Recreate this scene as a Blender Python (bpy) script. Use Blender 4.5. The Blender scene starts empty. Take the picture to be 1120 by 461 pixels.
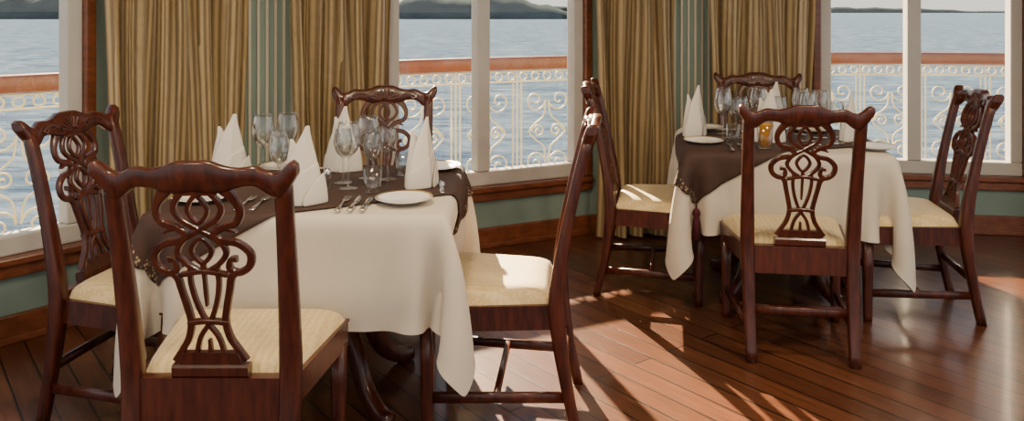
import bpy, bmesh, math, random
import numpy as np
from mathutils import Vector, Matrix
random.seed(4); np.random.seed(4)
C = bpy.context; D = bpy.data
R = math.radians

# ---------------------------------------------------------------- helpers
def link(o):
    C.scene.collection.objects.link(o); return o
def mesh_obj(name, bm, mats, smooth=False, parent=None, bevel=0, autosmooth=True):
    me = D.meshes.new(name)
    bmesh.ops.recalc_face_normals(bm, faces=bm.faces[:])
    bm.to_mesh(me); bm.free()
    for m in mats: me.materials.append(m)
    if smooth:
        for p in me.polygons: p.use_smooth = True
    o = link(D.objects.new(name, me))
    if parent: o.parent = parent
    if bevel:
        b = o.modifiers.new('bevel', 'BEVEL'); b.width = bevel; b.segments = 2
        b.limit_method = 'ANGLE'; b.angle_limit = R(40)
    return o
def empty(name, loc=(0,0,0), rz=0):
    e = link(D.objects.new(name, None)); e.location = loc; e.rotation_euler = (0,0,rz); return e
def catmull(pts, n=8, closed=False):
    pts = [np.array(p, float) for p in pts]; out = []
    N = len(pts)
    rng = range(N if closed else N-1)
    for i in rng:
        if closed:
            p0,p1,p2,p3 = pts[i-1],pts[i],pts[(i+1)%N],pts[(i+2)%N]
        else:
            p1,p2 = pts[i],pts[i+1]
            p0 = pts[i-1] if i>0 else 2*p1-p2
            p3 = pts[i+2] if i+2<N else 2*p2-p1
        for k in range(n):
            t = k/n
            out.append(.5*((2*p1)+(-p0+p2)*t+(2*p0-5*p1+4*p2-p3)*t*t+(-p0+3*p1-3*p2+p3)*t**3))
    if not closed: out.append(pts[-1])
    return out
def rings(bm, rl, closed=False, mat=0, cap=True, smooth=True):
    vs = [[bm.verts.new(tuple(p)) for p in r] for r in rl]
    n = len(rl[0])
    m = len(vs)
    for i in range(m if closed else m-1):
        a, b = vs[i], vs[(i+1)%m]
        for k in range(n):
            f = bm.faces.new((a[k], a[(k+1)%n], b[(k+1)%n], b[k])); f.material_index = mat; f.smooth = smooth
    if cap and not closed:
        for v in (vs[0], vs[-1]):
            f = bm.faces.new(v); f.material_index = mat
def box(bm, x0,x1,y0,y1,z0,z1, mat=0):
    r = lambda z: [(x0,y0,z),(x1,y0,z),(x1,y1,z),(x0,y1,z)]
    rings(bm, [r(z0), r(z1)], mat=mat, smooth=False)
def lathe(bm, prof, seg=28, c=(0,0,0), mat=0, cap=False):
    rl = []
    for r,z in prof:
        rl.append([(c[0]+r*math.cos(2*math.pi*k/seg), c[1]+r*math.sin(2*math.pi*k/seg), c[2]+z) for k in range(seg)])
    rings(bm, rl, mat=mat, cap=cap)
def sect(hw, hd):
    c = min(hw,hd)*.38
    return [(-hw,-hd+c),(-hw+c,-hd),(hw-c,-hd),(hw,-hd+c),(hw,hd-c),(hw-c,hd),(-hw+c,hd),(-hw,hd-c)]
def tube3(bm, pts, ra, rb=None, mat=0, up=(0,0,1)):
    pts = [Vector(tuple(p)) for p in pts]; up = Vector(up)
    rl = []
    for i,p in enumerate(pts):
        t = (pts[min(i+1,len(pts)-1)]-pts[max(i-1,0)]).normalized()
        s = t.cross(up)
        if s.length < 1e-4: s = Vector((1,0,0))
        s.normalize(); u = s.cross(t).normalized()
        a = ra[i] if isinstance(ra,(list,tuple)) else ra
        b = (rb[i] if isinstance(rb,(list,tuple)) else rb) if rb is not None else a
        rl.append([p+s*q[0]+u*q[1] for q in sect(a,b)])
    rings(bm, rl, mat=mat)

# ---------------------------------------------------------------- materials
def mat(name, col=(.5,.5,.5), rough=.5, metal=0, coat=0, spec=.5, trans=0, ior=1.45, sheen=0):
    m = D.materials.new(name); m.use_nodes = True
    b = m.node_tree.nodes['Principled BSDF']
    b.inputs['Base Color'].default_value = (*col,1); b.inputs['Roughness'].default_value = rough
    b.inputs['Metallic'].default_value = metal; b.inputs['Coat Weight'].default_value = coat
    b.inputs['Coat Roughness'].default_value = .12
    b.inputs['Specular IOR Level'].default_value = spec; b.inputs['Transmission Weight'].default_value = trans
    b.inputs['IOR'].default_value = ior; b.inputs['Sheen Weight'].default_value = sheen
    return m
def nd(m, t, **kw):
    n = m.node_tree.nodes.new(t)
    for k,v in kw.items(): setattr(n, k, v)
    return n
def lk(m,a,b): m.node_tree.links.new(a,b)
def bsdf(m): return m.node_tree.nodes['Principled BSDF']
def ramp(m, fac, stops):
    r = nd(m,'ShaderNodeValToRGB'); e = r.color_ramp.elements
    while len(e) < len(stops): e.new(.5)
    for i,(p,c) in enumerate(stops):
        e[i].position = p; e[i].color = (*c,1)
    lk(m, fac, r.inputs[0]); return r
def mapping(m, src='Object', scale=(1,1,1), rot=(0,0,0)):
    tc = nd(m,'ShaderNodeTexCoord'); mp = nd(m,'ShaderNodeMapping')
    mp.inputs['Scale'].default_value = scale; mp.inputs['Rotation'].default_value = rot
    lk(m, tc.outputs[src], mp.inputs[0]); return mp
def noisy(m, c1, c2, scale, src='Object', sc=(1,1,1), bump=0, detail=4):
    mp = mapping(m, src, sc); n = nd(m,'ShaderNodeTexNoise'); n.inputs['Scale'].default_value = scale
    n.inputs['Detail'].default_value = detail
    lk(m, mp.outputs[0], n.inputs['Vector'])
    r = ramp(m, n.outputs['Fac'], [(.3,c1),(.7,c2)]); lk(m, r.outputs[0], bsdf(m).inputs['Base Color'])
    if bump:
        b = nd(m,'ShaderNodeBump'); b.inputs['Strength'].default_value = bump; b.inputs['Distance'].default_value=.01
        lk(m, n.outputs['Fac'], b.inputs['Height']); lk(m, b.outputs[0], bsdf(m).inputs['Normal'])
    return m

M_maho = noisy(mat('mahogany', rough=.33, coat=.3), (.028,.005,.003), (.085,.017,.007), 9, sc=(6,6,1))
M_trim = noisy(mat('trim_wood', rough=.3, coat=.4), (.11,.031,.012), (.20,.062,.025), 5, sc=(3,3,8))
M_teal = noisy(mat('teal_wall', rough=.7), (.17,.24,.215), (.20,.28,.245), 3)
M_rib = mat('cream_rib', (.52,.48,.38), .5)
M_white = noisy(mat('window_white', rough=.4), (.46,.445,.41), (.52,.50,.46), 4)
M_ceil = noisy(mat('ceiling_paint', rough=.8), (.7,.62,.50), (.75,.66,.53), 3)
M_linen = noisy(mat('linen', rough=.85, sheen=.1), (.67,.61,.51), (.75,.685,.58), 2.5, bump=.05)
M_napkin = mat('napkin_cotton', (.86,.83,.77), .8, sheen=.1)
M_china = mat('china', (.82,.79,.72), .15, coat=.5)
M_gold = mat('gold_rim', (.6,.42,.15), .3, metal=1)
M_steel = mat('cutlery_steel', (.75,.74,.72), .2, metal=1)
M_amber = mat('amber_drink', (1.0,.50,.02), .1, trans=.1, ior=1.33)
M_iron = mat('painted_iron', (.74,.64,.44), .5)
M_deck = noisy(mat('deck_wood', rough=.6), (.2,.14,.09), (.25,.18,.11), 6)
M_rail = noisy(mat('handrail_wood', rough=.4, coat=.1), (.17,.045,.02), (.24,.07,.033), 6)
M_tassel = mat('tassel_thread', (.07,.008,.016), .8)
# thin clear glass
M_glass = D.materials.new('clear_glass'); M_glass.use_nodes=True; nt=M_glass.node_tree; nt.nodes.remove(bsdf(M_glass))
tr=nd(M_glass,'ShaderNodeBsdfTransparent'); tr.inputs[0].default_value=(.97,.975,.97,1)
gl=nd(M_glass,'ShaderNodeBsdfGlossy'); gl.inputs['Roughness'].default_value=.02
lw=nd(M_glass,'ShaderNodeLayerWeight'); lw.inputs[0].default_value=.4
mr=nd(M_glass,'ShaderNodeMapRange'); mr.inputs['To Min'].default_value=.06; mr.inputs['To Max'].default_value=.8
lk(M_glass,lw.outputs['Facing'],mr.inputs['Value'])
mx=nd(M_glass,'ShaderNodeMixShader'); lk(M_glass,mr.outputs[0],mx.inputs[0]); lk(M_glass,tr.outputs[0],mx.inputs[1]); lk(M_glass,gl.outputs[0],mx.inputs[2])
lk(M_glass,mx.outputs[0],nt.nodes['Material Output'].inputs[0])

# seat damask
M_seat = mat('seat_damask', rough=.5, sheen=.2)
mp = mapping(M_seat,'Object',(1,1,1))
w = nd(M_seat,'ShaderNodeTexWave'); w.inputs['Scale'].default_value = 14; w.inputs['Distortion'].default_value=5
w.inputs['Detail'].default_value=3; w.inputs['Detail Scale'].default_value=5; lk(M_seat, mp.outputs[0], w.inputs['Vector'])
r = ramp(M_seat, w.outputs['Fac'], [(.2,(.57,.43,.20)),(.8,(.66,.52,.27))]); lk(M_seat, r.outputs[0], bsdf(M_seat).inputs['Base Color'])
b = nd(M_seat,'ShaderNodeBump'); b.inputs['Strength'].default_value=.12; b.inputs['Distance'].default_value=.003
lk(M_seat,w.outputs['Fac'],b.inputs['Height']); lk(M_seat,b.outputs[0],bsdf(M_seat).inputs['Normal'])

# curtain
M_curt = mat('curtain_silk', rough=.38, sheen=.3)
mp = mapping(M_curt,'UV',(1,.12,1)); w = nd(M_curt,'ShaderNodeTexWave'); w.inputs['Scale'].default_value=8
w.inputs['Distortion'].default_value=1.2; w.inputs['Detail'].default_value=2
lk(M_curt, mp.outputs[0], w.inputs['Vector'])
r = ramp(M_curt, w.outputs['Fac'], [(.1,(.20,.135,.058)),(.5,(.35,.25,.118)),(.9,(.47,.355,.185))])
lk(M_curt, r.outputs[0], bsdf(M_curt).inputs['Base Color'])
n = nd(M_curt,'ShaderNodeTexNoise'); n.inputs['Scale'].default_value=9; mp2=mapping(M_curt,'UV',(2.2,1,1)); lk(M_curt,mp2.outputs[0],n.inputs['Vector'])
b = nd(M_curt,'ShaderNodeBump'); b.inputs['Strength'].default_value=.6; b.inputs['Distance'].default_value=.02
lk(M_curt,n.outputs['Fac'],b.inputs['Height']); lk(M_curt,b.outputs[0],bsdf(M_curt).inputs['Normal'])
tl = nd(M_curt,'ShaderNodeBsdfTranslucent'); lk(M_curt, r.outputs[0], tl.inputs[0])
mx = nd(M_curt,'ShaderNodeMixShader'); mx.inputs[0].default_value=.12
lk(M_curt,bsdf(M_curt).outputs[0],mx.inputs[1]); lk(M_curt,tl.outputs[0],mx.inputs[2])
lk(M_curt,mx.outputs[0],M_curt.node_tree.nodes['Material Output'].inputs[0])
for M_,f_ in ((M_linen,.15),(M_napkin,.25)):
    tl = nd(M_,'ShaderNodeBsdfTranslucent'); tl.inputs[0].default_value=(.8,.70,.54,1)
    mx = nd(M_,'ShaderNodeMixShader'); mx.inputs[0].default_value=f_
    lk(M_,bsdf(M_).outputs[0],mx.inputs[1]); lk(M_,tl.outputs[0],mx.inputs[2])
    lk(M_,mx.outputs[0],M_.node_tree.nodes['Material Output'].inputs[0])
# topper with a narrow embroidered border near the ends
M_run = mat('topper_brown', rough=.7)
mp = mapping(M_run,'UV',(1,1,1)); sx = nd(M_run,'ShaderNodeSeparateXYZ'); lk(M_run,mp.outputs[0],sx.inputs[0])
vo = nd(M_run,'ShaderNodeTexVoronoi'); vo.feature='F1'; vo.inputs['Scale'].default_value=75
lk(M_run,mp.outputs[0],vo.inputs['Vector'])
lt = nd(M_run,'ShaderNodeMath',operation='LESS_THAN'); lt.inputs[1].default_value=.34; lk(M_run,vo.outputs['Distance'],lt.inputs[0])
ab = nd(M_run,'ShaderNodeMath',operation='ABSOLUTE'); lk(M_run,sx.outputs['X'],ab.inputs[0])
gt = nd(M_run,'ShaderNodeMath',operation='GREATER_THAN'); gt.inputs[1].default_value=.69; lk(M_run,ab.outputs[0],gt.inputs[0])
ml = nd(M_run,'ShaderNodeMath',operation='MULTIPLY'); lk(M_run,lt.outputs[0],ml.inputs[0]); lk(M_run,gt.outputs[0],ml.inputs[1])
r = ramp(M_run, ml.outputs[0], [(.3,(.045,.022,.016)),(.7,(.30,.22,.14))]); lk(M_run,r.outputs[0],bsdf(M_run).inputs['Base Color'])

# floor planks
M_floor = mat('plank_floor', rough=.30, coat=.18)
mp = mapping(M_floor,'Object',(1,1,1),(0,0,R(52)))
br = nd(M_floor,'ShaderNodeTexBrick'); br.inputs['Scale'].default_value=1; br.inputs['Brick Width'].default_value=2.3
br.inputs['Row Height'].default_value=.105; br.inputs['Mortar Size'].default_value=.004; br.inputs['Mortar Smooth'].default_value=.1
br.inputs['Bias'].default_value=0; br.offset=.37
br.inputs['Color1'].default_value=(.155,.055,.023,1); br.inputs['Color2'].default_value=(.090,.031,.014,1); br.inputs['Mortar'].default_value=(.008,.004,.003,1)
lk(M_floor,mp.outputs[0],br.inputs['Vector'])
mp2 = mapping(M_floor,'Object',(1,1,1),(0,0,R(52))); mp3 = nd(M_floor,'ShaderNodeMapping'); mp3.inputs['Scale'].default_value=(1.5,22,1)
lk(M_floor,mp2.outputs[0],mp3.inputs[0])
n = nd(M_floor,'ShaderNodeTexNoise'); n.inputs['Scale'].default_value=2.5; n.inputs['Detail'].default_value=6; lk(M_floor,mp3.outputs[0],n.inputs['Vector'])
r = ramp(M_floor,n.outputs['Fac'],[(.3,(.55,.5,.45)),(.7,(1.0,1.0,1.0))])
mxc = nd(M_floor,'ShaderNodeMixRGB',blend_type='MULTIPLY'); mxc.inputs[0].default_value=1
lk(M_floor,br.outputs['Color'],mxc.inputs[1]); lk(M_floor,r.outputs[0],mxc.inputs[2]); lk(M_floor,mxc.outputs[0],bsdf(M_floor).inputs['Base Color'])
b = nd(M_floor,'ShaderNodeBump',invert=True); b.inputs['Strength'].default_value=.4; b.inputs['Distance'].default_value=.003
lk(M_floor,br.outputs['Fac'],b.inputs['Height']); lk(M_floor,b.outputs[0],bsdf(M_floor).inputs['Normal'])

# glass pane
M_pane = D.materials.new('window_pane'); M_pane.use_nodes=True; nt=M_pane.node_tree; nt.nodes.remove(bsdf(M_pane))
tr = nd(M_pane,'ShaderNodeBsdfTransparent'); gl = nd(M_pane,'ShaderNodeBsdfGlossy'); gl.inputs['Roughness'].default_value=.0
mx = nd(M_pane,'ShaderNodeMixShader'); mx.inputs[0].default_value=.04
lk(M_pane,tr.outputs[0],mx.inputs[1]); lk(M_pane,gl.outputs[0],mx.inputs[2]); lk(M_pane,mx.outputs[0],nt.nodes['Material Output'].inputs[0])

# sea
M_sea = mat('sea_water', (.03,.07,.13), .6, spec=0, ior=1.33)
mp = mapping(M_sea,'Object',(.45,1.0,1),(0,0,R(12)))
n1 = nd(M_sea,'ShaderNodeTexNoise'); n1.inputs['Scale'].default_value=.6; n1.inputs['Detail'].default_value=9; n1.inputs['Roughness'].default_value=.68
lk(M_sea,mp.outputs[0],n1.inputs['Vector'])
r=ramp(M_sea,n1.outputs['Fac'],[(.40,(.048,.086,.150)),(.62,(.155,.215,.290))]); lk(M_sea,r.outputs[0],bsdf(M_sea).inputs['Base Color'])  # bright and dark of wavelets painted into the colour, greyed for haze
b = nd(M_sea,'ShaderNodeBump'); b.inputs['Strength'].default_value=.8; b.inputs['Distance'].default_value=1.0
lk(M_sea,n1.outputs['Fac'],b.inputs['Height']); lk(M_sea,b.outputs[0],bsdf(M_sea).inputs['Normal'])
M_shore = noisy(mat('wooded_shore', rough=1, spec=0), (.035,.05,.055), (.07,.09,.085), .05)  # blue-grey distance haze mixed into the hill colour

# ---------------------------------------------------------------- room geometry
V = [(-3.05,2.40),(-1.93,3.80),(-.75,4.65),(.50,5.27),(1.97,5.40),(3.285,5.205),(4.6,4.65)]
V = [Vector(v) for v in V]
H = 2.75
def fbox(bm, i, a, b_, n0, n1, z0, z1, mat=0):
    p,q = V[i],V[i+1]; d=(q-p).normalized(); n=Vector((d.y,-d.x))
    pts=[p+d*a+n*n0, p+d*b_+n*n0, p+d*b_+n*n1, p+d*a+n*n1]
    rings(bm,[[(*c,z0) for c in pts],[(*c,z1) for c in pts]],mat=mat,smooth=False)
def flen(i): return (V[i+1]-V[i]).length

names = {0:'left',1:'left_pier',2:'bay_left',3:'bay_pier',4:'bay_right',5:'right'}
SILL0,SILL1,WT = .28,.37,2.25
wn=0
for i in range(6):
    L = flen(i); win = i in (0,2,4)
    bm = bmesh.new()
    if win:
        fbox(bm,i,-.0,L+.0,-.12,0,0,SILL0+.02); fbox(bm,i,0,L,-.12,0,WT,H)
    else:
        fbox(bm,i,0,L,-.12,0,0,H)
        a0,a1 = (.62,1.02) if i==1 else ((.50,.86) if i==3 else (.2,1.2))
        k=a0
        while k<a1:
            fbox(bm,i,k,k+.014,0,.012,.13,H,1); k+=.045
    mesh_obj('wall_'+names[i],bm,[M_teal,M_rib])
    bm = bmesh.new(); fbox(bm,i,-.0,L,0,.025,0,.12); fbox(bm,i,0,L,0,.035,.0,.03)
    mesh_obj('baseboard_'+names[i],bm,[M_trim],bevel=.006)
    if win:
        wn+=1
        e = empty('window_%d'%wn)
        bm = bmesh.new()
        fw=.07
        fbox(bm,i,.05,L-.05,-.09,.0,SILL1,SILL1+.085)
        fbox(bm,i,.05,L-.05,-.09,.0,WT-.08,WT)
        fbox(bm,i,.05,.05+fw,-.09,.0,SILL1+.085,WT-.08); fbox(bm,i,L-.05-fw,L-.05,-.09,.0,SILL1+.085,WT-.08)
        mid = {0:L*.42, 2:.645, 4:.63}[i]
        fbox(bm,i,mid-.042,mid+.042,-.09,.01,SILL1+.085,WT-.08)
        mesh_obj('window_frame_%d'%wn,bm,[M_white],parent=e,bevel=.008)
        bm = bmesh.new(); fbox(bm,i,.06,L-.06,-.05,-.048,SILL1+.05,WT-.05)
        mesh_obj('window_glass_%d'%wn,bm,[M_pane],parent=e)
        bm = bmesh.new()
        fbox(bm,i,0,L,-.1,.05,SILL1-.035,SILL1); fbox(bm,i,0,L,-.0,.03,SILL0,SILL1-.035)
        fbox(bm,i,0,.05,-.11,.03,SILL1,WT); fbox(bm,i,L-.05,L,-.11,.03,SILL1,WT)
        fbox(bm,i,0,L,-.1,.03,WT,WT+.06)
        mesh_obj('window_casing_%d'%wn,bm,[M_trim],parent=e,bevel=.008)

def poly(name, pts, z0, z1, m):
    bm = bmesh.new(); rings(bm,[[(*p,z0) for p in pts],[(*p,z1) for p in pts]],smooth=False); return mesh_obj(name,bm,[m])
fl = [tuple(v) for v in V]+[(4.6,-2.5),(-3.05,-2.5)]
poly('floor',fl,-.06,0,M_floor); poly('ceiling',fl,H,H+.08,M_ceil)
def offset(dist):
    out=[]
    for k,v in enumerate(V):
        ns=[]
        for j in (k-1,k):
            if 0<=j<6:
                d=(V[j+1]-V[j]).normalized(); ns.append(Vector((-d.y,d.x)))
        n=sum(ns,Vector((0,0))).normalized(); c = n.dot(ns[0])
        dd=dist[k] if isinstance(dist,list) else dist
        out.append(v+n*dd/c)
    return out
RD=[1,1,1,1.05,1.45,1.7,1.8]
O1=offset(.125); O2=offset([q+.25 for q in RD])
bm=bmesh.new()
for k in range(6):
    q=[O1[k],O1[k+1],O2[k+1],O2[k]]
    rings(bm,[[(*p,-.10) for p in q],[(*p,-.02) for p in q]],smooth=False)
mesh_obj('balcony_deck',bm,[M_deck])

# railing ------------------------------------------------------
RL = offset(RD)
RL = [Vector((float(p[0]),float(p[1]))) for p in catmull([(p.x,p.y) for p in RL],10)]
cum=[0]
for k in range(1,len(RL)): cum.append(cum[-1]+(RL[k]-RL[k-1]).length)
def RP(s,z):
    s=min(max(s,0),cum[-1]-1e-4)
    k=int(np.searchsorted(cum,s,side='right'))-1
    t=(s-cum[k])/(cum[k+1]-cum[k]); p=RL[k].lerp(RL[k+1],t); return (p.x,p.y,z)
rail = empty('balcony_railing')
cu = D.curves.new('ironwork','CURVE'); cu.dimensions='3D'; cu.bevel_depth=.0065; cu.bevel_resolution=1
def spl(pts,cyc=False):
    s=cu.splines.new('POLY'); s.points.add(len(pts)-1)
    for k,p in enumerate(pts): s.points[k].co=(*p,1)
    s.use_cyclic_u=cyc
def spiral(s0,cz,r0,r1,a0,turns,n=26):
    out=[]
    for k in range(n+1):
        t=k/n; r=r0+(r1-r0)*t; a=a0+turns*2*math.pi*t
        out.append((s0+r*math.cos(a),cz+r*math.sin(a)))
    return out
PW=.50; s=0.1
while s+PW<cum[-1]:
    m=s+PW/2
    spl([RP(s,-.02),RP(s,1.0)]); 
    for x in (s+.035,s+PW-.035): spl([RP(x,.09),RP(x,.88)])
    for sg in (1,-1):
        X=lambda x: m+sg*x
        for q in (spiral(.10,.74,.088,.014,R(180),1.4), spiral(.10,.26,.088,.014,R(180),-1.4),
                  catmull([(.012,.74),(.03,.62),(.10,.56),(.15,.50),(.10,.44),(.03,.38),(.012,.26)],6),
                  spiral(.075,.50,.055,.01,R(0),1.4)):
            spl([RP(X(float(p[0])),float(p[1])) for p in q])
    for c in range(5):
        spl([RP(s+PW*(c+.5)/5+.03*math.cos(a),.925+.03*math.sin(a)) for a in np.linspace(0,2*math.pi,12,endpoint=False)],True)
    s+=PW
for z in (.965,.885,.085): spl([RP(x,z) for x in np.linspace(.05,cum[-1]-.05,90)])
o=link(D.objects.new('ironwork',cu)); cu.materials.append(M_iron); o.parent=rail
bm=bmesh.new(); tube3(bm,[RP(x,1.025) for x in np.linspace(.0,cum[-1],90)],.055,.048)
mesh_obj('handrail',bm,[M_rail],parent=rail)

# sea + shore --------------------------------------------------
SZ=-6.0
bm=bmesh.new(); rings(bm,[[(-9000,-3000,SZ-.5),(9000,-3000,SZ-.5),(9000,14000,SZ-.5),(-9000,14000,SZ-.5)],[(-9000,-3000,SZ),(9000,-3000,SZ),(9000,14000,SZ),(-9000,14000,SZ)]],smooth=False)
mesh_obj('sea',bm,[M_sea])
def shore(name,d,x0,x1,hf,depth=120):
    bm=bmesh.new(); n=160; rs=[]
    for k in range(n+1):
        px=x0+(x1-x0)*k/n; X=(px-560)/900*d; h=max(hf(px),.3)
        h*=1+.10*math.sin(k*1.7)+.07*math.sin(k*.63+1)+random.uniform(-.06,.06)
        rs.append([(X,d,SZ+.02),(X,d+6,SZ+h*.45),(X,d+depth*.4,SZ+h),(X,d+depth,SZ+.02)])
    rings(bm,rs,smooth=True); mesh_obj(name,bm,[M_shore])
shore('shore_hills_near',750,-900,640,lambda p: 22*min(1,max(0,(640-p)/90))**.6 if p>430 else (20+9*math.sin((p+60)/90)))
shore('shore_hills_far',3200,480,2200,lambda p: 26+14*math.sin(p/95)+6*math.sin(p/37))

# curtains -----------------------------------------------------
def curtain(i,a,b_,folds,seed):
    rnd=random.Random(seed)
    p,q=V[i],V[i+1]; d=(q-p).normalized(); n=Vector((d.y,-d.x))
    N=folds*22; nz=30; top=H-.04
    ph=[rnd.uniform(.65,1.3) for _ in range(folds+1)]
    bm=bmesh.new(); uvl=bm.loops.layers.uv.new('UVMap'); grid=[]; us=[]
    for k in range(nz+1):
        z=.015+(top-.015)*k/nz; row=[]; u=0; ur=[]; prev=None
        for j in range(N+1):
            t=j/N; f=t*folds; fi=int(min(f,folds-1e-6)); am=ph[fi]*(1-(f-fi))+ph[fi+1]*(f-fi)
            sp=math.sin(2*math.pi*f+.5*math.sin(1.1*z+fi)); 
            off=.135+.070*am*(sp+.25*math.sin(4*math.pi*f+1))+.010*math.sin(6*math.pi*f+2.5*z+seed)+.010*math.sin(3*z+2*f)
            s=a+(b_-a)*t+.026*math.sin(4*math.pi*f)*.9+.014*math.sin(2.2*z+f*2.1)
            P=p+d*s+n*max(off,.035)
            if prev is not None: u+=(P-prev).length
            prev=P; row.append(bm.verts.new((P.x,P.y,z))); ur.append((u,z))
        grid.append(row); us.append(ur)
    for k in range(nz):
        for j in range(N):
            f=bm.faces.new((grid[k][j],grid[k][j+1],grid[k+1][j+1],grid[k+1][j])); f.smooth=True
            for lp,(kk,jj) in zip(f.loops,((k,j),(k,j+1),(k+1,j+1),(k+1,j))): lp[uvl].uv=(us[0][jj][0],us[kk][jj][1])
    return mesh_obj('curtain',bm,[M_curt],smooth=True)
curtain(1,.02,.66,5,1); curtain(1,.87,flen(1)-.01,5,2)
curtain(3,.01,.53,4,3); curtain(3,.73,flen(3)-.06,5,4)
curtain(5,.03,.60,5,5)

# ---------------------------------------------------------------- chair
def yb(z):
    return -.07*((.45-z)/.45)**1.5 if z<.45 else -.12*((z-.45)/.6)**1.35
def chair_mesh():
    bm=bmesh.new()
    def bow(x,z): return -.022*max(0,min(1,(z-.5)/.5))*(1-min(1,(x/.22)**2))
    def strip(pts,w,th=.010,off=0,n=7,closed=False,raw=False):
        if isinstance(w,(int,float)): w=[w]*len(pts)
        P=catmull([(p[0],p[1],w_) for p,w_ in zip(pts,w)],n,closed)
        rl=[]
        for k,p in enumerate(P):
            if closed: t=P[(k+1)%len(P)][:2]-P[k-1][:2]
            else: t=P[min(k+1,len(P)-1)][:2]-P[max(k-1,0)][:2]
            t=t/(np.linalg.norm(t)+1e-9); nn=np.array([-t[1],t[0]])
            rl.append([])
            for a,dd in sect(p[2]/2,th):
                x=p[0]+nn[0]*a; z=p[1]+nn[1]*a
                rl[-1].append((x,yb(z)+bow(x,z)+dd+off,z))
        rings(bm,rl,closed=closed,smooth=False)
    def sym(pts,w,**k):
        strip(pts,w,**k); strip([(-a,z) for a,z in pts],w,**{**k,'th':k.get('th',.010)*.96})
    for sg in (1,-1):
        rl=[]
        for z in np.linspace(0,1.0,24):
            x=.200+.016*min(1,z); hw=.021+.006*math.exp(-((z-.5)/.3)**2); hd=.018+.009*math.exp(-((z-.42)/.2)**2)
            y=yb(z); rl.append([(sg*x+a,y+b_,z) for a,b_ in sect(hw,hd)])
        rings(bm,rl)
    topc=catmull([(0,1.050),(.040,1.049),(.075,1.036),(.110,1.030),(.150,1.033),(.185,1.018),(.210,1.020),(.232,1.040),(.246,1.048),(.257,1.040)],5)
    botc=catmull([(0,.972),(.045,.966),(.085,.970),(.125,.980),(.160,.980),(.190,.955),(.210,.950),(.232,.975),(.246,.996),(.257,1.014)],5)
    full=[(-a[0],a[1],b_[1]) for a,b_ in zip(topc[::-1],botc[::-1])]+[(a[0],a[1],b_[1]) for a,b_ in list(zip(topc,botc))[1:]]
    rl=[]
    for x,zt,zb in full:
        zc=(zt+zb)/2; hz=(zt-zb)/2; th=.017 if abs(x)<.2 else .021
        rl.append([(x,yb(zc+a)+bow(x,zc+a)-(.008*max(0,abs(x)-.2)/.06)+dd,zc+a) for a,dd in sect(hz,min(th,hz*1.3))])
    rings(bm,rl)
    for k in range(-4,5):
        a=R(90+k*19); c=(0,.982); strip([(c[0]+.018*math.cos(a),c[1]+.012*math.sin(a)),(c[0]+.062*math.cos(a),c[1]+.050*math.sin(a))],[.006,.013],th=.006,off=.016)
    sym([(.075,1.0),(.105,1.014),(.14,1.010),(.155,.998),(.14,.992),(.13,1.0)],.009,th=.006,off=.016)
    # pierced splat: wide upper scrolls
    sym([(.062,.985),(.092,.952),(.106,.918),(.094,.886),(.058,.872),(.036,.855),(.052,.838),(.094,.828),(.122,.800),(.118,.766),(.090,.748),(.068,.760),(.072,.784),(.088,.786)],[.034,.025]+[.0195]*9+[.017,.014,.018])
    sym([(.02,.985),(.058,.935),(.050,.900),(.0,.866),(-.044,.838),(-.062,.805),(-.044,.775),(-.012,.752)],.0145,th=.0088)
    strip([(0,.958),(.025,.92),(0,.885),(-.025,.92)],.011,th=.008,closed=True)
    strip([(0,.842),(.026,.81),(0,.775),(-.026,.81)],.012,th=.008,closed=True)
    # lower vase with interlaced slots
    sym([(.090,.752),(.070,.735),(.062,.70),(.052,.655),(.045,.61),(.054,.565),(.074,.53),(.090,.50)],[.017,.019]+[.0175]*5+[.024])
    sym([(.034,.765),(.036,.72),(.026,.665),(.006,.612),(-.024,.565),(-.040,.50)],.0125,th=.0088)
    strip([(0,.775),(0,.73),(0,.69),(0,.655)],[.014,.010,.010,.006],th=.008)
    strip([(0,.56),(0,.50)],[.008,.016],th=.008)
    strip([(-.052,.607),(0,.612),(.052,.607)],.014,th=.012)
    strip([(-.060,.742),(0,.752),(.060,.742)],.013,th=.0115)
    sym([(.040,.875),(.074,.868),(.092,.858)],[.015,.012,.005],th=.009)
    strip([(0,.985),(0,.960)],[.16,.10],th=.011)
    strip([(0,.455),(0,.50),(0,.525)],[.185,.17,.15],th=.012)
    strip([(-.10,.475),(.10,.475)],.035,th=.018)
    box(bm,-.19,.19,-.018,.016,.345,.458)
    def fr(z,e): return [(-.205-e,0-.0,z),(.205+e,0,z),(.268+e,.452+e,z),(-.268-e,.452+e,z)]
    rings(bm,[fr(.355,0),fr(.430,0)],smooth=False)
    rings(bm,[fr(.430,.004),fr(.438,.004)],smooth=False)
    for sg in (1,-1):
        rl=[]
        for z in (0,.03,.1,.25,.37):
            h=.017+.007*z/.37; rl.append([(sg*.243+a,.427+b_,z) for a,b_ in sect(h,h)])
        rings(bm,rl)
        tube3(bm,[(sg*.203,yb(.13),.13),(sg*.243,.427,.13)],.010,.017)
    tube3(bm,[(-.222,.20,.13),(.222,.20,.13)],.010,.015)
    tube3(bm,[(-.203,yb(.2),.20),(.203,yb(.2),.20)],.010,.016)
    N=20; g=[]
    for a in range(N+1):
        row=[]
        for c in range(N+1):
            u=-1+2*c/N; v=-1+2*a/N
            u=math.copysign(abs(u)**.6,u); v=math.copysign(abs(v)**.6,v)
            y=.022+(v+1)/2*.425; hw=.196+(v+1)/2*.066
            h=.436+.055*max(0,(1-u**8)*(1-v**8))**.42
            row.append(bm.verts.new((u*hw,y,h)))
        g.append(row)
    for a in range(N):
        for c in range(N):
            f=bm.faces.new((g[a][c],g[a][c+1],g[a+1][c+1],g[a+1][c])); f.smooth=True; f.material_index=1
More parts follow.
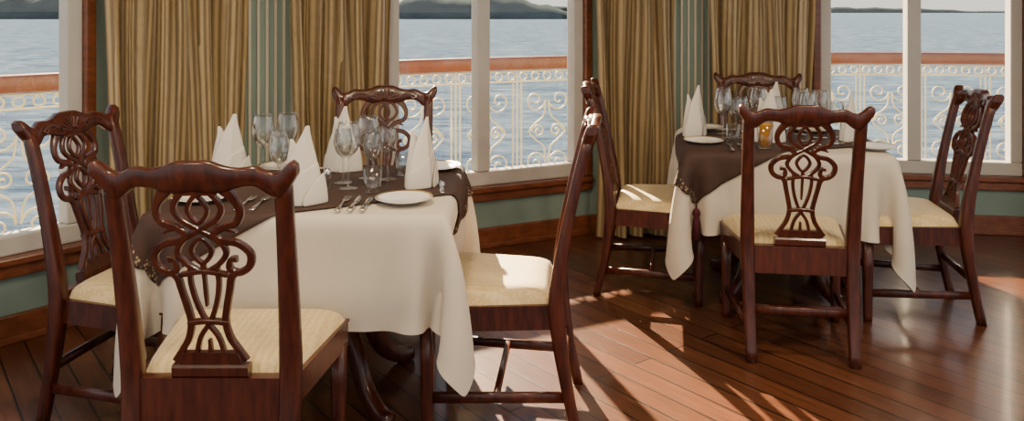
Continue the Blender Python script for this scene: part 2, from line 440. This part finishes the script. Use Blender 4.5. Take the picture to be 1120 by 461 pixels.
    me=D.meshes.new('dining_chair'); bmesh.ops.recalc_face_normals(bm,faces=bm.faces[:]); bm.to_mesh(me); bm.free()
    me.materials.append(M_maho); me.materials.append(M_seat)
    return me
CH=chair_mesh()
def chair(x,y,deg):
    o=link(D.objects.new('dining_chair',CH)); o.location=(x,y,0); o.rotation_euler=(0,0,R(deg))
    return (x,y,deg)
LT=((-.70,3.07),0.0,.50,.43); RT=((1.35,4.22),-9.0,.49,.42)
LC=[chair(-.79,2.17,0),chair(-.62,3.95,184),chair(.165,2.95,85),chair(-1.51,3.01,-100)]
RC=[chair(1.177,3.37,-8),chair(1.46,4.83,172),chair(.53,4.29,-101),chair(2.09,3.93,80)]

# ---------------------------------------------------------------- tables, cloths
TOP=.760
def drape(hx,hy,over,boxes,seed,sp=.028):
    rng=np.random.RandomState(seed)
    nx=int(round(2*(hx+over)/sp))+1; ny=int(round(2*(hy+over)/sp))+1
    xs=np.linspace(-hx-over,hx+over,nx); ys=np.linspace(-hy-over,hy+over,ny)
    X=np.zeros((nx,ny,3)); X[...,0]=xs[:,None]; X[...,1]=ys[None,:]; X[...,2]=TOP
    rest=X.copy()
    ex=np.maximum(0,np.abs(X[...,0])-hx); ey=np.maximum(0,np.abs(X[...,1])-hy)
    X[...,2]-=.15*np.hypot(ex,ey); X[...,:]+=rng.normal(0,.0015,X.shape)*(ex+ey>0)[...,None]
    W=np.ones((nx,ny)); W[(np.abs(rest[...,0])<hx-.008)&(np.abs(rest[...,1])<hy-.008)]=0
    X[W==0]=rest[W==0]
    P=X.copy()
    cons=[]
    def add(di,dj,k,mod):
        i0=np.arange(nx-di); J0=np.arange(max(0,-dj),ny-max(0,dj))
        for c in range(2):
            if di>0: ii=i0[(i0//mod)%2==c]; jj=J0
            else: ii=np.arange(nx); jj=J0[(J0//mod)%2==c]
            a=np.ix_(ii,jj); b_=np.ix_(ii+di,jj+dj)
            L=np.linalg.norm(rest[a]-rest[b_],axis=-1)
            wa,wb=W[a],W[b_]; ws=wa+wb; ws[ws==0]=1
            cons.append((a,b_,L,(wa/ws)[...,None],(wb/ws)[...,None],k))
    add(1,0,1,1); add(0,1,1,1); add(1,1,.35,1); add(1,-1,.35,1); add(2,0,.06,2); add(0,2,.06,2)
    g=np.array([0,0,-9.8]); dt=1/70; NS=230
    for st in range(NS):
        damp=.975 if st<170 else .88
        Vv=(X-P)*damp; P=X.copy()
        X=X+(Vv+g*dt*dt)*W[...,None]
        act=[(0,0,hx+.004,hy+.004,TOP,.66)]
        if st>110:
            off=.34*max(0,1-(st-110)/60)
            for (cx,cy,bx,by,zt,zb,dx,dy) in boxes: act.append((cx+dx*off,cy+dy*off,bx,by,zt,zb))
        for it in range(13):
            for a,b_,L,wa,wb,k in cons:
                A=X[a]; B=X[b_]; dd=B-A; l=np.linalg.norm(dd,axis=-1)+1e-9
                c=(k*(l-L)/l)[...,None]*dd
                X[a]=A+c*wa; X[b_]=B-c*wb
            if it%2==0:
              for (cx,cy,bx,by,zt,zb) in act:
                px=bx-np.abs(X[...,0]-cx); py=by-np.abs(X[...,1]-cy); pz=zt-X[...,2]
                ins=(px>0)&(py>0)&(pz>0)&(X[...,2]>zb)&(W>0)
                mn=np.minimum(np.minimum(px,py),pz)
                iz=ins&(pz==mn); ix=ins&(px==mn)&~iz; iy=ins&~iz&~ix
                X[...,2][iz]=zt
                X[...,0][ix]+= (px*np.sign(X[...,0]-cx))[ix]; X[...,1][iy]+=(py*np.sign(X[...,1]-cy))[iy]
    S=X.copy(); S[1:-1,1:-1]=(X[1:-1,1:-1]*4+X[2:,1:-1]+X[:-2,1:-1]+X[1:-1,2:]+X[1:-1,:-2])/8
    X=np.where(W[...,None]>0,S,X)
    return X,xs,ys
def table(T,chairs,over,seed,half=.34,ln=.72,phi=28,skip=()):
    (cx,cy),deg,hx,hy=T
    th=R(deg); ca,sa=math.cos(th),math.sin(th)
    boxes=[]
    for x,y,dg in chairs:
        f=R(dg); mx_=x-math.sin(f)*.225-cx; my_=y+math.cos(f)*.225-cy
        lx=ca*mx_+sa*my_; ly=-sa*mx_+ca*my_
        rel=(dg-deg)%180; side=45<rel<135
        boxes.append((lx,ly,(.24 if side else .26),(.26 if side else .24),.49,.30,(math.copysign(1,lx) if side else 0),(0 if side else math.copysign(1,ly))))
    X,xs,ys=drape(hx,hy,over,boxes,seed)
    nx,ny=X.shape[:2]
    bm=bmesh.new()
    vs=[[bm.verts.new(tuple(X[i,j])) for j in range(ny)] for i in range(nx)]
    for i in range(nx-1):
        for j in range(ny-1):
            f=bm.faces.new((vs[i][j],vs[i+1][j],vs[i+1][j+1],vs[i][j+1])); f.smooth=True
    o=mesh_obj('tablecloth',bm,[M_linen],smooth=True); o.location=(cx,cy,0); o.rotation_euler=(0,0,th)
    sb=o.modifiers.new('s','SUBSURF'); sb.levels=1; sb.render_levels=1
    def samp(u,v):
        fi=(u-xs[0])/(xs[1]-xs[0]); fj=(v-ys[0])/(ys[1]-ys[0]); i=int(min(max(fi,0),nx-2)); j=int(min(max(fj,0),ny-2)); a=fi-i; b_=fj-j
        return X[i,j]*(1-a)*(1-b_)+X[i+1,j]*a*(1-b_)+X[i,j+1]*(1-a)*b_+X[i+1,j+1]*a*b_
    bm=bmesh.new(); uvl=bm.loops.layers.uv.new('UVMap'); NU,NV=110,54; g=[]
    cp,sp_=math.cos(R(phi)),math.sin(R(phi))
    for a in range(NU+1):
        row=[]
        for c in range(NV+1):
            v=-1+2*c/NV
            l_=ln+.012*abs(math.sin(v*math.pi*4))
            al=-l_+2*l_*a/NU; pe=v*half
            uu=al*cp-pe*sp_; vv=al*sp_+pe*cp
            uu=max(-hx-over+.02,min(hx+over-.02,uu)); vv=max(-hy-over+.02,min(hy+over-.02,vv))
            p=samp(uu,vv); du=samp(uu+.014,vv)-samp(uu-.014,vv); dv=samp(uu,vv+.014)-samp(uu,vv-.014)
            n=np.cross(du,dv); n/=np.linalg.norm(n)+1e-9
            p=p+n*.005
            row.append((bm.verts.new(tuple(p)),(al,pe)))
        g.append(row)
    for a in range(NU):
        for c in range(NV):
            q=(g[a][c],g[a+1][c],g[a+1][c+1],g[a][c+1]); f=bm.faces.new([t[0] for t in q]); f.smooth=True
            for lp,t in zip(f.loops,q): lp[uvl].uv=t[1]
    tips=[g[i][j][0].co.copy() for i in (0,NU) for j in (0,NV)]
    ro=mesh_obj('table_topper',bm,[M_run],smooth=True); ro.location=(cx,cy,0); ro.rotation_euler=(0,0,th)
    so=ro.modifiers.new('t','SOLIDIFY'); so.thickness=.002; so.offset=1
    for ti,tp in enumerate(tips):
        if ti in skip: continue
        ox=.018*(1 if tp.x>0 else -1) if abs(tp.x)>hx-.02 else 0; oy=.018*(1 if tp.y>0 else -1) if abs(tp.y)>hy-.02 else 0
        bm=bmesh.new(); lathe(bm,[(.001,.01),(.005,-.02),(.016,-.03),(.019,-.048),(.010,-.062),(.016,-.075),(.024,-.17),(.001,-.17)],14,c=(tp.x+ox,tp.y+oy,tp.z+.005))
        mesh_obj('tassel',bm,[M_tassel],smooth=True,parent=ro)
    e=empty('dining_table',(cx,cy,0),th)
    bm=bmesh.new(); box(bm,-hx+.035,hx-.035,-hy+.035,hy-.035,.715,TOP-.010); mesh_obj('tabletop',bm,[M_maho],parent=e,bevel=.01)
    bm=bmesh.new(); lathe(bm,[(.13,.715),(.13,.69),(.05,.66),(.045,.55),(.07,.48),(.075,.42),(.05,.36),(.06,.31),(.075,.26),(.075,.2),(.03,.17),(.001,.17)],28)
    mesh_obj('pedestal',bm,[M_maho],smooth=True,parent=e)
    for k in range(4):
        a=R(45+90*k); pr=catmull([(.05,.27),(.13,.28),(.21,.20),(.27,.09),(.35,.035),(.41,.03)],6)
        bm=bmesh.new(); tube3(bm,[(r_*math.cos(a),r_*math.sin(a),z) for r_,z in pr],.022,[.045-.02*i/len(pr) for i in range(len(pr))])
        mesh_obj('pedestal_foot',bm,[M_maho],smooth=True,parent=e)
    return X
table(LT,LC,.35,1,skip=(0,1))
table(RT,RC[:3],.36,2)

# ---------------------------------------------------------------- table settings
Z0=TOP+.008
def place(me,name,x,y,rz=0,z=None,s=1):
    o=link(D.objects.new(name,me)); o.location=(x,y,Z0 if z is None else z); o.rotation_euler=(0,0,R(rz)); o.scale=(s,s,s); return o
def to_mesh(name,bm,mats,smooth=True):
    me=D.meshes.new(name); bmesh.ops.recalc_face_normals(bm,faces=bm.faces[:]); bm.to_mesh(me); bm.free()
    for m in mats: me.materials.append(m)
    if smooth:
        for p in me.polygons: p.use_smooth=True
    return me
def napkin_mesh(h=.265,w=.088):
    bm=bmesh.new()
    def shell(poly,hh,ww,dep,tip,e=1.75,x0=0,y0=0,n=9,cut=None,closed=True):
        rl=[]
        for k in range(n+1):
            row=[]
            for j,(a,b_) in enumerate(poly):
                top=hh if cut is None else cut[j]
                z=top*k/n; t=z/hh; tp=max(0.09,1-t**e)
                row.append(bm.verts.new((x0+ww*a*tp+tip[0]*t*t,y0+dep*b_*tp+tip[1]*t*t,z)))
            rl.append(row)
        m=len(poly)
        for k in range(n):
            for j in range(m if closed else m-1):
                bm.faces.new((rl[k][j],rl[k][(j+1)%m],rl[k+1][(j+1)%m],rl[k+1][j]))
    P1=[(-1,.1),(-.55,-.55),(-.05,-.95),(.08,-.98),(.14,-.74),(.6,-.5),(1,.05),(.45,.75),(-.4,.8)]
    shell(P1,h,w,.042,(.024,-.006))
    shell([(-.95,.3),(-.4,-.3),(.4,-.2),(.9,.35),(.3,1.05),(-.4,1.1)],h*.82,w*.95,.044,(-.030,.014),y0=.006)
    P2=[(x*1.06,y*1.15) for x,y in P1]
    cuts=[.055,.080,.110,.118,.116,.135,.15,.10,.05]
    shell(P2,h,w,.042,(.024,-.006),cut=cuts,n=5)
    shell([(.10,-1.28),(.55,-.78),(1.10,-.05),(1.02,.35)],h,w,.042,(.024,-.006),cut=[.02,.075,.11,.10],n=4,closed=False)
    return to_mesh('napkin',bm,[M_napkin],smooth=True)
NP=napkin_mesh()
def napkin(x,y,rz,s=1):
    o=place(NP,'napkin',x,y,rz,s=s)
    m=o.modifiers.new('t','SOLIDIFY'); m.thickness=.0025
    m=o.modifiers.new('s','SUBSURF'); m.levels=1; m.render_levels=1
for a in [(-.715,2.78,12,1.0),(-1.07,3.10,25,1.0),(-.70,3.36,-10,1.0),(-.335,3.05,50,.98)]: napkin(*a)
for a in [(.955,4.30,35,1),(1.27,4.10,-10,1),(1.43,4.52,10,1),(1.70,4.14,50,.95)]: napkin(*a)
bm=bmesh.new(); lathe(bm,[(.001,.004),(.055,.004),(.062,.006),(.085,.014),(.097,.017),(.099,.0155),(.086,.011),(.064,.002),(.058,0),(.001,0)],40); 
lathe(bm,[(.0905,.0165),(.0965,.0185)],40,mat=1)
PL=to_mesh('side_plate',bm,[M_china,M_gold])
for x,y in [(-.37,2.82),(-.31,3.40),(-1.07,2.84),(-.95,3.40),(.95,4.08),(1.07,4.55),(1.72,3.90),(1.62,4.46)]: place(PL,'side_plate',x,y)
def wine(h,r,name):
    bm=bmesh.new(); b0=h*.48
    out=[(.001,.001),(.034,.001),(.035,.003),(.012,.006),(.004,.012),(.0035,b0-.012),(.008,b0),(r*.7,b0+h*.08),(r,b0+h*.22),(r*.97,b0+h*.34),(r*.78,h)]
    inn=[(r*.78-.0012,h),(r*.97-.0015,b0+h*.34),(r-.0015,b0+h*.22),(r*.7-.002,b0+h*.085),(.006,b0+.006),(.001,b0+.004)]
    P=catmull(out[6:],5); I=catmull(inn,5)
    lathe(bm,out[:6]+[tuple(p) for p in P]+[tuple(p) for p in I],32); return to_mesh(name,bm,[M_glass])
WG=wine(.245,.044,'wine_glass'); WW=wine(.205,.035,'wine_glass')
for x,y,g in [(-.60,3.02,WG),(-.515,3.05,WW),(-.98,3.24,WG),(-.90,3.30,WG),(-.56,3.20,WG),(-.84,2.97,WW),(-.88,3.10,WW),(-.48,3.18,WW),(-.64,3.12,WW),
              (1.30,4.35,WG),(1.40,4.30,WW),(1.20,4.30,WW),(1.52,4.33,WG),(1.08,4.22,WG),(1.60,4.05,WW),(1.12,4.36,WG),(1.58,4.22,WG),(1.15,4.23,WW),(1.48,4.12,WG)]:
    place(g,'wine_glass',x,y)
def tumbler(name,m,h=.09,r=.035):
    bm=bmesh.new(); lathe(bm,[(.001,0),(r*.8,0),(r*.84,.004),(r,h),(r-.002,h),(r*.8,.010),(.001,.008)],28); return to_mesh(name,bm,m)
TB=tumbler('water_tumbler',[M_glass]); 
for x,y in [(-.50,2.95),(-.43,3.26),(1.10,4.10)]: place(TB,'water_tumbler',x,y)
TA=tumbler('amber_drink_glass',[M_glass],.135,.040)
o=place(TA,'amber_drink_glass',1.20,3.90)
bm=bmesh.new(); lathe(bm,[(.0005,.012),(.0310,.012),(.0372,.118),(.0005,.118)],28); oo=link(D.objects.new('drink',to_mesh('drink',bm,[M_amber]))); oo.parent=o
bm=bmesh.new(); lathe(bm,[(.001,0),(.017,0),(.018,.004),(.012,.035),(.013,.05),(.001,.05)],20); lathe(bm,[(.0135,.05),(.014,.062),(.008,.072),(.001,.074)],20,mat=1)
SP=to_mesh('salt_shaker',bm,[M_glass,M_steel])
for x,y in [(-.68,3.03),(-.73,3.05),(1.39,4.18),(1.35,4.21)]: place(SP,'salt_shaker',x,y)
def fork():
    bm=bmesh.new()
    P=[(0,0,.003),(0,.05,.004),(0,.10,.007),(0,.135,.006)]; tube3(bm,P,[.009,.006,.003,.004],.0015)
    tube3(bm,[(0,.132,.006),(0,.145,.005),(0,.158,.004)],[.006,.012,.012],.0012)
    for k in range(4): tube3(bm,[(-.0102+.0068*k,.156,.004),(-.0102+.0068*k,.178,.0035),(-.0102+.0068*k,.20,.006)],[.0018,.0016,.001],.001)
    return to_mesh('fork',bm,[M_steel])
def knife():
    bm=bmesh.new(); tube3(bm,[(0,0,.004),(0,.05,.004),(0,.095,.004)],[.007,.008,.006],.003)
    tube3(bm,[(0,.093,.004),(.001,.13,.004),(.001,.18,.004),(-.004,.215,.004)],[.006,.010,.010,.002],.0008); return to_mesh('knife',bm,[M_steel])
FK,KN=fork(),knife()
for x,y,r_ in [(-.57,2.67,0),(-.85,2.68,0),(-.90,2.68,0),(1.03,3.84,-9),(1.08,3.84,-9)]: place(FK,'fork',x,y,r_)
for x,y,r_ in [(-.53,2.67,0),(-.49,2.67,0),(-.25,2.93,5),(1.46,3.83,-9),(1.42,3.83,-9)]: place(KN,'knife',x,y,r_)

# ---------------------------------------------------------------- lights
su=D.lights.new('sun','SUN'); su.energy=50; su.angle=R(.55); su.color=(1,.77,.49)
so=link(D.objects.new('sun',su)); el=R(24); az=Vector((-.29,.957,0)).normalized()
dirv=-(az*math.cos(el)+Vector((0,0,math.sin(el))))
so.rotation_euler=dirv.to_track_quat('-Z','Y').to_euler()
w=D.worlds.new('sky'); C.scene.world=w; w.use_nodes=True; nt=w.node_tree
tc=nt.nodes.new('ShaderNodeTexCoord'); sx=nt.nodes.new('ShaderNodeSeparateXYZ'); rp=nt.nodes.new('ShaderNodeValToRGB')
nt.links.new(tc.outputs['Generated'],sx.inputs[0]); nt.links.new(sx.outputs['Z'],rp.inputs[0])
e=rp.color_ramp.elements; e[0].position=0; e[0].color=(1.0,.96,.86,1); e[1].position=.6; e[1].color=(.40,.50,.68,1)
k=e.new(.12); k.color=(.88,.86,.82,1)
bg=nt.nodes['Background']; nt.links.new(rp.outputs[0],bg.inputs[0]); bg.inputs[1].default_value=1.25
for x,y in [(-1.6,.2),(.6,.2),(2.6,.6),(-.6,2.2),(1.7,2.4)]:  # unseen ceiling fill lamps with rims, added to brighten the interior
    e_=empty('added_ceiling_fill',(x,y,H-.03))
    bm=bmesh.new(); lathe(bm,[(.17,.03),(.19,.03),(.19,0),(.17,0),(.165,.02),(.17,.03)],32); mesh_obj('fill_rim',bm,[M_white],smooth=True,parent=e_)
    l=D.lights.new('interior_fill','AREA'); l.shape='DISK'; l.size=.32; l.energy=40; l.color=(1,.79,.53)
    lo=link(D.objects.new('fill_lamp',l)); lo.parent=e_; lo.location=(0,0,.005)

cam=D.cameras.new('camera'); co=link(D.objects.new('camera',cam)); co.location=(0,0,1.42); co.rotation_euler=(R(90),0,0)
cam.sensor_width=36; cam.lens=900/1120*36; cam.shift_y=-.195; cam.clip_end=30000; cam.clip_start=.05
C.scene.camera=co
